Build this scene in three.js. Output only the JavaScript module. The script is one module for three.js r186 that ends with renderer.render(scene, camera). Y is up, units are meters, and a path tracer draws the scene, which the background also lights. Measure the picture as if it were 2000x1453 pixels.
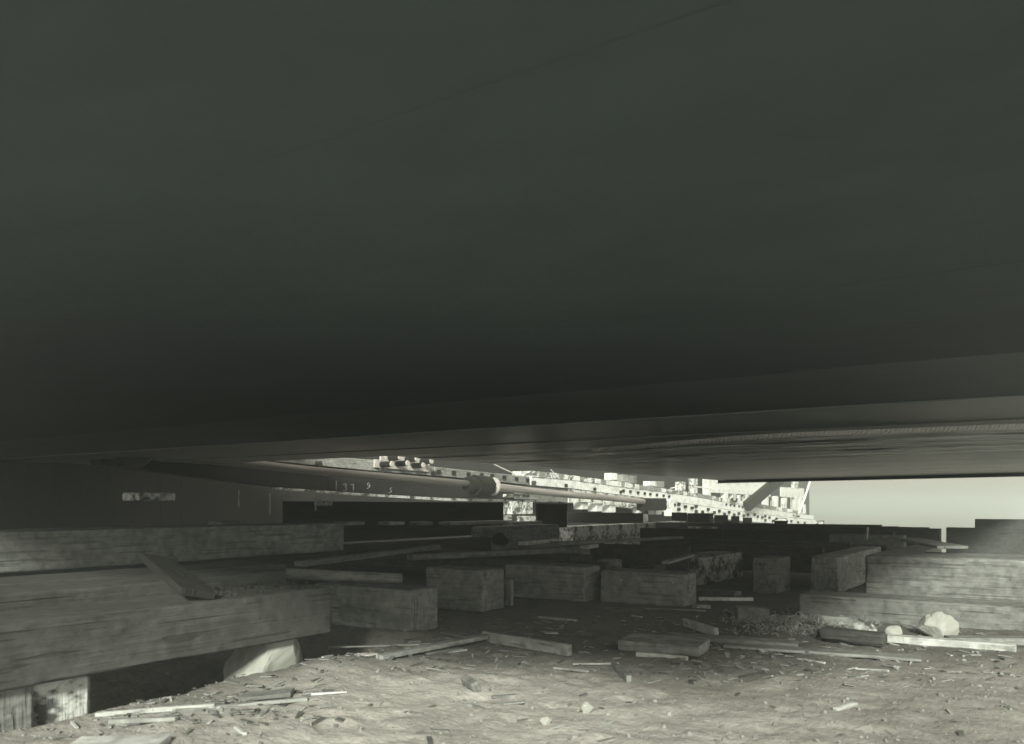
import * as THREE from 'three';
import { mergeGeometries, mergeVertices, toCreasedNormals } from 'three/addons/utils/BufferGeometryUtils.js';

// ------------------------------------------------------------------ camera, sky, sun, exposure
const EYE = 0.95, F = 1600, CX = 1000, HY = 985;          // eye height (m); lens geometry in plate pixels
const scene = new THREE.Scene();
const W = 1024, H = 743, K = W / 2000;
const fovH = 2 * Math.atan((1453 / 2) / F) * 180 / Math.PI;
const camera = new THREE.PerspectiveCamera(fovH, W / H, 0.1, 6000);
camera.position.set(0, EYE, 0);
camera.lookAt(0, EYE, -10);
camera.setViewOffset(W, H, 0, (1453 / 2 - HY) * K, W, H);  // rising front of the plate camera
camera.updateProjectionMatrix();
camera.focus = 12; camera.userData.fStop = 3.2;
scene.add(camera);
const renderer = new THREE.WebGLRenderer({ antialias: true });
renderer.toneMapping = THREE.LinearToneMapping;
renderer.toneMappingExposure = 1.25;
renderer.shadowMap.enabled = true;

// ground directions of the slip: D runs down the slip, N across it (both in X, Z with Z away from the camera)
const DX = 0.5485, DZ = 0.8361, NX = 0.8361, NZ = -0.5485, YAW = -Math.atan2(0.5485, 0.8361);
const XZ = (s, n) => [DX * s + NX * n, DZ * s + NZ * n];
const V = (X, Y, Z) => new THREE.Vector3(X, Y, -Z);
const SN = (s, y, n) => { const [X, Z] = XZ(s, n); return V(X, y, Z); };

const SUN_EL = 24.5 * Math.PI / 180, SUN_N = 0.5, SUN_S = -0.866;
const sunDir = SN(SUN_S, 0, SUN_N).normalize().multiplyScalar(Math.cos(SUN_EL)); sunDir.y = Math.sin(SUN_EL);
{
  const w = 1024, h = 512, data = new Float32Array(w * h * 4);
  for (let j = 0; j < h; j++) for (let i = 0; i < w; i++) {
    const v = (j + 0.5) / h, u = (i + 0.5) / w, el = (v - 0.5) * Math.PI, az = (u - 0.5) * 2 * Math.PI;
    const d = new THREE.Vector3(Math.cos(el) * Math.cos(az), Math.sin(el), Math.cos(el) * Math.sin(az));
    const up = Math.max(0, d.y), c = Math.max(0, d.dot(sunDir));
    const t = Math.max(0, Math.min(1, d.y / 0.034)), L = 0.5 * (0.62 + 0.38 * t * t * (3 - 2 * t)) * (1 + 0.8 * up + 1.0 * Math.pow(c, 6));
    const o = (j * w + i) * 4; data[o] = L * 1.12; data[o + 1] = L; data[o + 2] = L * 0.81; data[o + 3] = 1;
  }
  const t = new THREE.DataTexture(data, w, h, THREE.RGBAFormat, THREE.FloatType);
  t.mapping = THREE.EquirectangularReflectionMapping; t.magFilter = THREE.LinearFilter; t.minFilter = THREE.LinearFilter; t.needsUpdate = true;
  scene.background = t; scene.environment = t;
}
const sun = new THREE.DirectionalLight(new THREE.Color().setRGB(1, 0.98, 0.8), 4.8);
sun.position.copy(sunDir).multiplyScalar(80); sun.castShadow = true; sun.shadow.radius = 16;
sun.shadow.mapSize.set(2048, 2048);
Object.assign(sun.shadow.camera, { left: -60, right: 60, top: 60, bottom: -60, near: 1, far: 200 });
scene.add(sun, sun.target);
scene.fog = new THREE.FogExp2(new THREE.Color().setRGB(0.87, 1, 1.0), 0.0082);

// ------------------------------------------------------------------ helpers
let seed = 7;
const rnd = () => { seed = (seed * 1664525 + 1013904223) >>> 0; return seed / 4294967296; };
const rr = (a, b) => a + (b - a) * rnd();
const hash = (x, y, k) => { let h = (x * 374761393 + y * 668265263 + k * 2147483647) | 0; h = Math.imul(h ^ (h >>> 13), 1274126177); h ^= h >>> 16; return (h >>> 0) / 4294967296; };
function vn(x, y, px, py, k) {                            // value noise, tiles after px, py cells (0 = no tiling)
  const x0 = Math.floor(x), y0 = Math.floor(y), fx = x - x0, fy = y - y0;
  const m = (a, p) => p ? ((a % p) + p) % p : a;
  const u = fx * fx * (3 - 2 * fx), v = fy * fy * (3 - 2 * fy);
  const a = hash(m(x0, px), m(y0, py), k), b = hash(m(x0 + 1, px), m(y0, py), k), c = hash(m(x0, px), m(y0 + 1, py), k), d = hash(m(x0 + 1, px), m(y0 + 1, py), k);
  return a + (b - a) * u + (c - a) * v + (a - b - c + d) * u * v;
}
function fbm(x, y, o, px, py, k) { let s = 0, a = 0.5, t = 0; for (let i = 0; i < o; i++) { s += a * vn(x, y, px, py, k + i * 17); t += a; x *= 2; y *= 2; px *= 2; py *= 2; a *= 0.5; } return s / t; }
function tex(w, h, fn, rep, srgb) {
  const data = new Uint8Array(w * h * 4);
  for (let j = 0; j < h; j++) for (let i = 0; i < w; i++) {
    let v = fn(i / w, j / h); v = Math.max(0, Math.min(1, v)); if (srgb) v = v <= 0.0031308 ? v * 12.92 : 1.055 * Math.pow(v, 1 / 2.4) - 0.055;
    const o = (j * w + i) * 4; data[o] = data[o + 1] = data[o + 2] = Math.round(v * 255); data[o + 3] = 255;
  }
  const t = new THREE.DataTexture(data, w, h, THREE.RGBAFormat);
  t.wrapS = t.wrapT = THREE.RepeatWrapping; t.magFilter = THREE.LinearFilter; t.minFilter = THREE.LinearMipmapLinearFilter; t.generateMipmaps = true;
  if (srgb) t.colorSpace = THREE.SRGBColorSpace; t.repeat.set(...rep); t.needsUpdate = true; return t;
}
// maps: u runs along the grain; one map covers 2 m by 0.7 m
const GR = [0.5, 1.43];
const grainF = (u, v, k) => { const w = v + 0.02 * fbm(u * 4, v * 4, 2, 4, 4, k); return 0.62 * fbm(u * 5, w * 60, 3, 5, 60, k + 3) + 0.38 * fbm(u * 3, v * 9, 4, 3, 9, k + 9); };
const stainF = (u, v, k) => fbm(u * 4, v * 3, 5, 4, 3, k);
const grainMap = (k, stain) => tex(1024, 512, (u, v) => {
  const g = grainF(u, v, k), iso = fbm(u * 40, v * 14, 4, 40, 14, k + 61), sp = vn(u * 160, v * 60, 160, 60, k + 71), st = stainF(u, v, k + 31), crack = vn(u * 4, v * 46, 4, 46, k + 81) * vn(u * 9, v * 46, 9, 46, k + 83);
  return (0.5 + 0.36 * (g - 0.2) + 0.6 * (iso - 0.5)) * (1 - stain + 1.75 * stain * st) * (sp < 0.1 ? 0.66 : 1) * (crack > 0.5 ? 0.62 : crack > 0.42 ? 0.82 : 1) * (0.9 + 0.2 * fbm(u * 20, v * 9, 3, 20, 9, k + 91));
}, GR, true);
const woodMapA = grainMap(11, 0.3), woodMapB = grainMap(57, 0.55), woodBump = tex(1024, 512, (u, v) => { const c = vn(u * 4, v * 46, 4, 46, 92) * vn(u * 9, v * 46, 9, 46, 94); return 0.5 * grainF(u, v, 11) + 0.35 * fbm(u * 40, v * 14, 4, 40, 14, 72) - (c > 0.42 ? Math.min(0.35, (c - 0.42) * 3) : 0); }, GR);
const blotchMap = tex(512, 512, (u, v) => { const a = fbm(u * 7, v * 4, 5, 7, 4, 201), b = fbm(u * 34, v * 16, 3, 34, 16, 222); const t = (a * 0.55 + b * 0.45 - 0.40) / 0.2; return 0.12 + 0.85 * Math.max(0, Math.min(1, t)); }, GR, true);
const whiteMap = tex(512, 512, (u, v) => { const a = fbm(u * 6, v * 3, 5, 6, 3, 301), b = fbm(u * 5, v * 60, 3, 5, 60, 333), c = fbm(u * 40, v * 12, 2, 40, 12, 355); return 0.95 - 0.42 * Math.max(0, a - 0.45) * 2 - 0.28 * Math.max(0, b - 0.5) * 2 - (c > 0.76 ? 0.25 : 0); }, GR, true);
const ironMap = tex(512, 512, (u, v) => 0.35 + 0.65 * fbm(u * 12, v * 12, 5, 12, 12, 401), [1, 1], true);
const ironBump = tex(256, 256, (u, v) => fbm(u * 16, v * 16, 4, 16, 16, 431), [1, 1]);
const hullMap = tex(512, 512, (u, v) => 0.72 + 0.3 * fbm(u * 6, v * 10, 5, 6, 10, 451), [0.35, 0.35], true);
const sheenStreakMap = tex(512, 512, (u, v) => { const a = fbm(u * 3, v * 30, 3, 3, 30, 771), b = fbm(u * 5, v * 4, 3, 5, 4, 783); return 0.22 + 3.2 * Math.max(0, a + 0.5 * b - 0.7); }, [0.3, 0.9], true);  // bright streaks that paint reflected light onto the plates
const soilMap = tex(1024, 1024, (u, v) => { const a = fbm(u * 6, v * 6, 5, 6, 6, 501), b = fbm(u * 90, v * 90, 3, 90, 90, 533), c = vn(u * 170, v * 170, 170, 170, 577), e = vn(u * 64, v * 64, 64, 64, 599); return (0.42 + 0.42 * a + 0.3 * b) * (c < 0.06 ? 0.5 : 1) * (e < 0.05 ? 0.62 : 1) + (c > 0.965 ? 0.22 : 0); }, [0.5, 0.5], true);
const soilBump = tex(1024, 1024, (u, v) => 0.5 * fbm(u * 24, v * 24, 4, 24, 24, 611) + 0.5 * fbm(u * 120, v * 120, 2, 120, 120, 633), [0.5, 0.5]);
const rippleBump = tex(512, 512, (u, v) => 0.7 * fbm(u * 3, v * 44, 3, 3, 44, 701) + 0.3 * fbm(u * 14, v * 20, 3, 14, 20, 722), [0.25, 0.8]);
const rippleRough = tex(512, 512, (u, v) => 0.06 + 0.6 * fbm(u * 3, v * 24, 4, 3, 24, 741), [0.25, 0.8]);
const waterBump = tex(512, 512, (u, v) => fbm(u * 8, v * 8, 5, 8, 8, 801), [0.06, 0.06]);
const rgb = (r, g = r, b = r) => new THREE.Color().setRGB(r, g, b);
const wood = (c, map = woodMapA, bs = 0.012) => new THREE.MeshStandardMaterial({ color: rgb(c * 0.94, c * 1.01, c * 1.02), map, roughness: 0.9, bumpMap: woodBump, bumpScale: bs });
const M = {
  black: wood(0.022), tarred: wood(0.07), dark: wood(0.1), darkB: wood(0.11, woodMapB), mid: wood(0.33), midB: wood(0.42, woodMapB), grey: wood(0.5), midC: wood(0.38, woodMapB), pale: wood(0.8, woodMapA, 0.004), lath: wood(1.0, woodMapA, 0.003),
  white: wood(0.95, whiteMap, 0.004), whiteB: wood(0.85, blotchMap, 0.005), blotch: wood(0.75, blotchMap, 0.012), blotchDark: wood(0.42, blotchMap, 0.012),
  iron: new THREE.MeshStandardMaterial({ color: rgb(0.09, 0.095, 0.09), map: ironMap, roughness: 0.6, metalness: 0.2, bumpMap: ironBump, bumpScale: 0.004 }),
  ironDark: new THREE.MeshStandardMaterial({ color: rgb(0.012, 0.014, 0.014), map: ironMap, roughness: 1 }),
  ironPale: new THREE.MeshStandardMaterial({ color: rgb(0.75), map: ironMap, roughness: 0.7, bumpMap: ironBump, bumpScale: 0.004 }),
  pipeDull: new THREE.MeshStandardMaterial({ color: rgb(0.2), map: ironMap, roughness: 0.45, metalness: 0.4, bumpMap: ironBump, bumpScale: 0.004 }),
  pipe: new THREE.MeshStandardMaterial({ color: rgb(0.5), map: ironMap, roughness: 0.42, metalness: 0.3, bumpMap: ironBump, bumpScale: 0.003 }),
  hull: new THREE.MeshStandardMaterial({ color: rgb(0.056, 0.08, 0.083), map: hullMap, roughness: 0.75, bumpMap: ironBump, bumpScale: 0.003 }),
  hullFarLit: new THREE.MeshStandardMaterial({ color: rgb(0.22, 0.265, 0.255), map: hullMap, roughness: 0.32, bumpMap: rippleBump, bumpScale: 0.003 }),  // lighter copy of hull, paints the brightening toward the far opening
  hullMidLit: new THREE.MeshStandardMaterial({ color: rgb(0.105, 0.135, 0.135), map: hullMap, roughness: 0.6, bumpMap: ironBump, bumpScale: 0.003 }),  // step between hull and the far copy in the painted brightening
  hullSheen: new THREE.MeshStandardMaterial({ color: rgb(0.88, 0.97, 0.93), map: sheenStreakMap, roughness: 1, roughnessMap: rippleRough, bumpMap: rippleBump, bumpScale: 0.005 }),  // streaked reflections of sky and water put into the plate colour
  hullLap: new THREE.MeshStandardMaterial({ color: rgb(0.9), map: ironMap, roughness: 0.5, bumpMap: ironBump, bumpScale: 0.004 }),
  soil: new THREE.MeshStandardMaterial({ color: rgb(0.56, 0.56, 0.545), map: soilMap, roughness: 0.97, bumpMap: soilBump, bumpScale: 0.008 }),
  clod: new THREE.MeshStandardMaterial({ color: rgb(0.4, 0.425, 0.41), map: ironMap, roughness: 0.95 }),
  stone: new THREE.MeshStandardMaterial({ color: rgb(0.5, 0.53, 0.51), map: ironMap, roughness: 0.9, bumpMap: ironBump, bumpScale: 0.01 }),
  chalk: new THREE.MeshStandardMaterial({ color: rgb(0.26), roughness: 1 }),
  rope: new THREE.MeshStandardMaterial({ color: rgb(0.9), roughness: 0.95, bumpMap: ironBump, bumpScale: 0.004 }),
  water: new THREE.MeshStandardMaterial({ color: rgb(0.12, 0.125, 0.11), roughness: 0.28, bumpMap: waterBump, bumpScale: 0.05 }),
  paper: new THREE.MeshStandardMaterial({ color: rgb(0.82), roughness: 0.9 }),
};
for (const k in M) M[k].name = k;

const names = {};
function named(o, name) { const k = names[name] = (names[name] || 0) + 1; o.name = k === 1 ? name : name + '_' + String(k - 1).padStart(3, '0'); return o; }
function tag(o, label, category, group, kind) { o.userData = { label, category }; if (group) o.userData.group = group; if (kind) o.userData.kind = kind; return o; }
function mesh(name, geo, mat, parent) { const m = new THREE.Mesh(geo, mat); m.castShadow = m.receiveShadow = true; if (parent) { m.name = name; parent.add(m); } else { named(m, name); scene.add(m); } return m; }
function group(name) { const g = new THREE.Group(); named(g, name); scene.add(g); return g; }

// picture rays: u, v slopes of the plate pixel, hit with a plane of the place
const U = x => (x - CX) / F, VV = y => (HY - y) / F;
const fromZ = (x, y, Z) => { const X = U(x) * Z; return { X, Z, y: EYE + VV(y) * Z, s: DX * X + DZ * Z, n: NX * X + NZ * Z }; };
const onY = (x, y, h = 0) => fromZ(x, y, (h - EYE) / VV(y));
const onN = (x, y, n) => fromZ(x, y, n / (NX * U(x) + NZ));
const onS = (x, y, s) => fromZ(x, y, s / (DX * U(x) + DZ));

// a sawn timber with worn, slightly wavy arrises; u of its uv runs along the longest side
function timberGeo(lx, ly, lz, o = {}) {
  const r = Math.min(o.r ?? 0.018, 0.3 * Math.min(lx, ly, lz)), amp = o.amp ?? 0.004, k = o.k ?? Math.floor(rnd() * 9999);
  const ticks = l => { const h = l / 2, m = o.low ? 1 : Math.max(1, Math.min(10, Math.ceil(l / 0.22))), a = o.low ? [-h, -h + r] : [-h, -h + 0.35 * r, -h + r]; for (let i = 1; i < m; i++) a.push(-h + r + (l - 2 * r) * i / m); return a.concat(o.low ? [h - r, h] : [h - r, h - 0.35 * r, h]); };
  const tx = ticks(lx), ty = ticks(ly), tz = ticks(lz);
  const g = new THREE.BoxGeometry(lx, ly, lz, tx.length - 1, ty.length - 1, tz.length - 1);
  const P = g.attributes.position, N = g.attributes.normal, UVa = g.attributes.uv, uo = rr(0, 2), vo = rr(0, 0.7);
  const long = lx >= ly && lx >= lz ? 0 : ly >= lz ? 1 : 2;
  for (let i = 0; i < P.count; i++) {
    const p = [tx[Math.round((P.getX(i) / lx + 0.5) * (tx.length - 1))], ty[Math.round((P.getY(i) / ly + 0.5) * (ty.length - 1))], tz[Math.round((P.getZ(i) / lz + 0.5) * (tz.length - 1))]];
    const h = [lx / 2, ly / 2, lz / 2], q = p.map((c, a) => Math.max(-h[a] + r, Math.min(h[a] - r, c)));
    let dv = p.map((c, a) => c - q[a]); const L = Math.hypot(...dv) || 1; dv = dv.map(c => c / L);
    const nf = [N.getX(i), N.getY(i), N.getZ(i)];
    const w = amp * (2 * fbm(p[0] * 4 + k, p[1] * 4 + p[2] * 5 + 3 * k, 2, 0, 0, 5) - 1) + (o.wear ?? 0) * Math.max(0, fbm(p[0] * 6 + 2 * k, p[1] * 9 + p[2] * 7, 2, 0, 0, 8) - 0.55) * (Math.abs(dv[0]) + Math.abs(dv[1]) + Math.abs(dv[2]) > 1.2 ? -6 : -0.5);
    P.setXYZ(i, q[0] + dv[0] * (r + w), q[1] + dv[1] * (r + w), q[2] + dv[2] * (r + w));
    N.setXYZ(i, dv[0], dv[1], dv[2]);
    const fa = nf.findIndex(c => Math.abs(c) > 0.5), ax = [0, 1, 2].filter(a => a !== fa);
    let ua = ax[0], va = ax[1]; if (va === long) [ua, va] = [va, ua];
    const end = fa === long ? 2.4 : 1;
    UVa.setXY(i, p[ua] * end + uo, p[va] + vo + fa * 0.21);
  }
  if (o.taper) for (let i = 0; i < P.count; i++) { const t = P.getX(i) / lx + 0.5; P.setY(i, P.getY(i) * (1 - o.taper * t) - ly / 2 * o.taper * t); }
  return g;
}
function tiltUV(g, su, sv) { const a = g.attributes.uv; for (let i = 0; i < a.count; i++) a.setXY(i, a.getX(i) * su, a.getY(i) * sv); return g; }
// a timber lying square to the slip: extents along s (down the slip), n (across) and height
function blk(name, label, cat, e, mat, o = {}) {
  const ls = e.s1 - e.s0, ln = e.n1 - e.n0, h = e.y1 - e.y0;
  const g = timberGeo(ln, h, ls, o); g.translate(0, h / 2, 0);
  const m = mesh(name, g, mat, o.parent);
  m.position.copy(SN((e.s0 + e.s1) / 2, e.y0, (e.n0 + e.n1) / 2)); m.rotation.y = YAW + (o.yaw ?? 0);
  if (o.parent) return m;
  return tag(m, label, cat, o.group);
}
// its extents read off the picture: near corner (cx, base) with the top at top, the face reaching left to left, the end back to right
function ext(cx, base, top, left, right, h0 = 0, y0 = null) {
  const c = onY(cx, base, h0), y1 = EYE + VV(top) * c.Z;
  return { s0: c.s, s1: right > 2040 ? c.s + 0.4 : onN(right, base, c.n).s, n0: onS(left, base, c.s).n, n1: c.n, y0: y0 ?? h0, y1 };
}
// the same at a chosen distance Z instead of standing on a known height
function extZ(cx, base, top, left, right, Z, down = 0) {
  const c = fromZ(cx, base, Z);
  return { s0: c.s, s1: right > 2040 ? c.s + 0.4 : onN(right, base, c.n).s, n0: onS(left, base, c.s).n, n1: c.n, y0: c.y - down, y1: EYE + VV(top) * Z };
}
// a timber lying down the slip, its side facing across: plane n, picture columns xl..xr, top and bottom rows read at column xm
function along(n, xl, xr, xm, top, bot, depth) {
  return { s0: onN(xl, HY, n).s, s1: onN(xr, HY, n).s, n0: n - depth, n1: n, y0: onN(xm, bot, n).y, y1: onN(xm, top, n).y };
}
// a plank between two world points a, b (its underside's centre line)
function plank(name, label, cat, a, b, h, w, mat, o = {}) {
  const A = a.isVector3 ? a : V(a.X, a.y, a.Z), B = b.isVector3 ? b : V(b.X, b.y, b.Z), L = A.distanceTo(B);
  const g = timberGeo(L, h, w, { r: 0.006, amp: 0.003, ...o }); g.translate(0, h / 2, 0);
  const m = mesh(name, g, mat, o.parent);
  const x = B.clone().sub(A).normalize(), z = new THREE.Vector3().crossVectors(x, new THREE.Vector3(0, 1, 0)).normalize(), y = new THREE.Vector3().crossVectors(z, x);
  const R = new THREE.Matrix4().makeBasis(x, y, z); m.quaternion.setFromRotationMatrix(R); if (o.roll) m.rotateX(o.roll);
  m.position.copy(A).add(B).multiplyScalar(0.5);
  return o.parent ? m : tag(m, label, cat, o.group);
}
const gp = (x, y, h = 0.01) => onY(x, y, h);
function tubeGeo(pts, r, seg = 24, rad = 8) { return new THREE.TubeGeometry(new THREE.CatmullRomCurve3(pts), seg, r, rad, false); }
function rockGeo(rx, ry, rz, k, det = 4) {
  const g = mergeVertices(new THREE.IcosahedronGeometry(1, det).deleteAttribute('normal').deleteAttribute('uv')), P = g.attributes.position, uv = [], cuts = [];
  for (let c = 0; c < 11; c++) { const a = hash(c, k, 71) * 6.283, b = 2 * hash(c, k, 73) - 1, h = Math.sqrt(1 - b * b); cuts.push([new THREE.Vector3(h * Math.cos(a), b, h * Math.sin(a)), 0.52 + 0.24 * hash(c, k, 79)]); }
  for (let i = 0; i < P.count; i++) {
    const x = P.getX(i), y = P.getY(i), z = P.getZ(i);
    const f = 0.72 + 0.42 * fbm(x * 1.7 + k, y * 1.7 + z * 1.3 + k, 3, 0, 0, k) + 0.14 * (fbm(x * 6 + k, y * 6 - z * 5, 2, 0, 0, k + 5) - 0.5);
    let q = new THREE.Vector3(x * f, y * f, z * f); for (const [pn, pd] of cuts) { const e = q.dot(pn) - pd; if (e > 0) q.addScaledVector(pn, -e * 0.92); }
    P.setXYZ(i, q.x * rx, q.y * ry, q.z * rz); uv.push(x * rx + z * rz * 0.6, y * ry + z * rz * 0.4);
  }
  g.setAttribute('uv', new THREE.Float32BufferAttribute(uv, 2)); return toCreasedNormals(g, 0.3);
}
function rock(name, label, cat, px, py, rx, ry, rz, k, mat, sink = 0.6) { const p = gp(px, py, 0); const m = mesh(name, rockGeo(rx, ry, rz, k), mat); m.position.set(p.X, groundY(p.s, p.n) + ry * sink, -p.Z); m.rotation.y = k; return tag(m, label, cat); }

// ------------------------------------------------------------------ ground, water
function smooth(a, b, x) { const t = Math.max(0, Math.min(1, (x - a) / (b - a))); return t * t * (3 - 2 * t); }
function groundY(s, n) {
  const [X, Z] = XZ(s, n);
  let y = s > 8 ? -0.043 * (s - 8) - (s > 62 ? 0.03 * (s - 62) : 0) : 0;
  y = Math.max(y, -9);
  const near = 1 - smooth(14, 22, Z);
  if (near > 0) {
    y += near * (0.05 * (fbm(X * 0.9, Z * 0.9, 3, 0, 0, 41) - 0.5) + 0.035 * (fbm(X * 4, Z * 4, 3, 0, 0, 43) - 0.5) + 0.014 * (fbm(X * 15, Z * 15, 3, 0, 0, 47) - 0.5) + 0.008 * (fbm(X * 40, Z * 40, 2, 0, 0, 49) - 0.5) - 0.014 * smooth(0.6, 0.78, fbm(X * 5.5 + 9, Z * 5.5, 2, 0, 0, 53)));
    const bump = (px, pz, rx, rz, h) => h * Math.exp(-(((X - px) / rx) ** 2) - (((Z - pz) / rz) ** 2));
    y += bump(-1.05, 5.9, 0.55, 0.35, 0.05) + bump(2.1, 6.15, 0.75, 0.28, 0.07) + bump(-1.05, 4.75, 0.22, 0.3, 0.05);
    y -= 0.32 * smooth(-3.70, -3.88, n) * (1 - smooth(4.2, 4.6, s)) * smooth(1.6, 2.0, s);   // the hollow under the near baulk
  }
  return y;
}
{
  const axis = (segs) => { const a = []; for (const [from, to, step] of segs) for (let v = from; v < to - 1e-6; v += step) a.push(v); a.push(segs[segs.length - 1][1]); return a; };
  const xs = axis([[-4000, -400, 900], [-400, -60, 68], [-60, -12, 4], [-12, -4, 0.4], [-4, 4.5, 0.03], [4.5, 12, 0.3], [12, 60, 4], [60, 400, 68], [400, 4000, 900]]);
  const zs = axis([[-400, -40, 60], [-40, -2, 3], [-2, 2.6, 0.3], [2.6, 7.6, 0.026], [7.6, 13, 0.12], [13, 40, 1.5], [40, 120, 8], [120, 600, 96], [600, 4000, 850]]);
  const pos = [], uv = [], idx = [], col = [];
  for (const z of zs) for (const x of xs) {
    pos.push(x, groundY(DX * x + DZ * z, NX * x + NZ * z), -z); uv.push(x, z);
    const edge = 4.75 + 0.22 * x * (x > 0 ? 0.35 : 1) + 1.1 * (fbm(x * 1.3, z * 1.3, 3, 0, 0, 91) - 0.5), litterShade = smooth(edge - 0.6, edge + 0.7, z) * (1 - smooth(12, 20, z));   // chip litter darkens the sand, with the fading light painted in
    const c = (1 - 0.6 * litterShade) * (1 - 0.38 * smooth(0.3, 1.9, x + 0.5 * (fbm(x * 1.7, z * 1.7, 3, 0, 0, 111) - 0.5))) * (1 - 0.2 * smooth(-0.9, -1.8, x)) * (0.86 + 0.28 * fbm(x * 2.2, z * 2.2, 3, 0, 0, 97)); col.push(c, c, c * 1.01);  // right side coloured darker to offset the sun there; left darker too
  }
  const nx = xs.length; for (let j = 0; j < zs.length - 1; j++) for (let i = 0; i < nx - 1; i++) { const a = j * nx + i; idx.push(a, a + 1, a + nx, a + 1, a + nx + 1, a + nx); }
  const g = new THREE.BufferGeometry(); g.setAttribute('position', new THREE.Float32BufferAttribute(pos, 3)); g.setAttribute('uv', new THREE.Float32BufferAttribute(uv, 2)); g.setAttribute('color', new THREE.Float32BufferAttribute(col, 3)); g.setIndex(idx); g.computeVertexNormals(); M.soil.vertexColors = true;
  const m = mesh('ground', g, M.soil); m.userData = { kind: 'structure', label: 'bare trodden earth of the slip strewn with wood chips' };
  const wg = new THREE.PlaneGeometry(9000, 5000); wg.rotateX(-Math.PI / 2); tiltUV(wg, 9000, 5000);
  const wm = mesh('water', wg, M.water); wm.position.set(0, -2.6, -2500 - 30); wm.userData = { kind: 'structure', label: 'pale open water beyond the end of the slip' };
}

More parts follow.
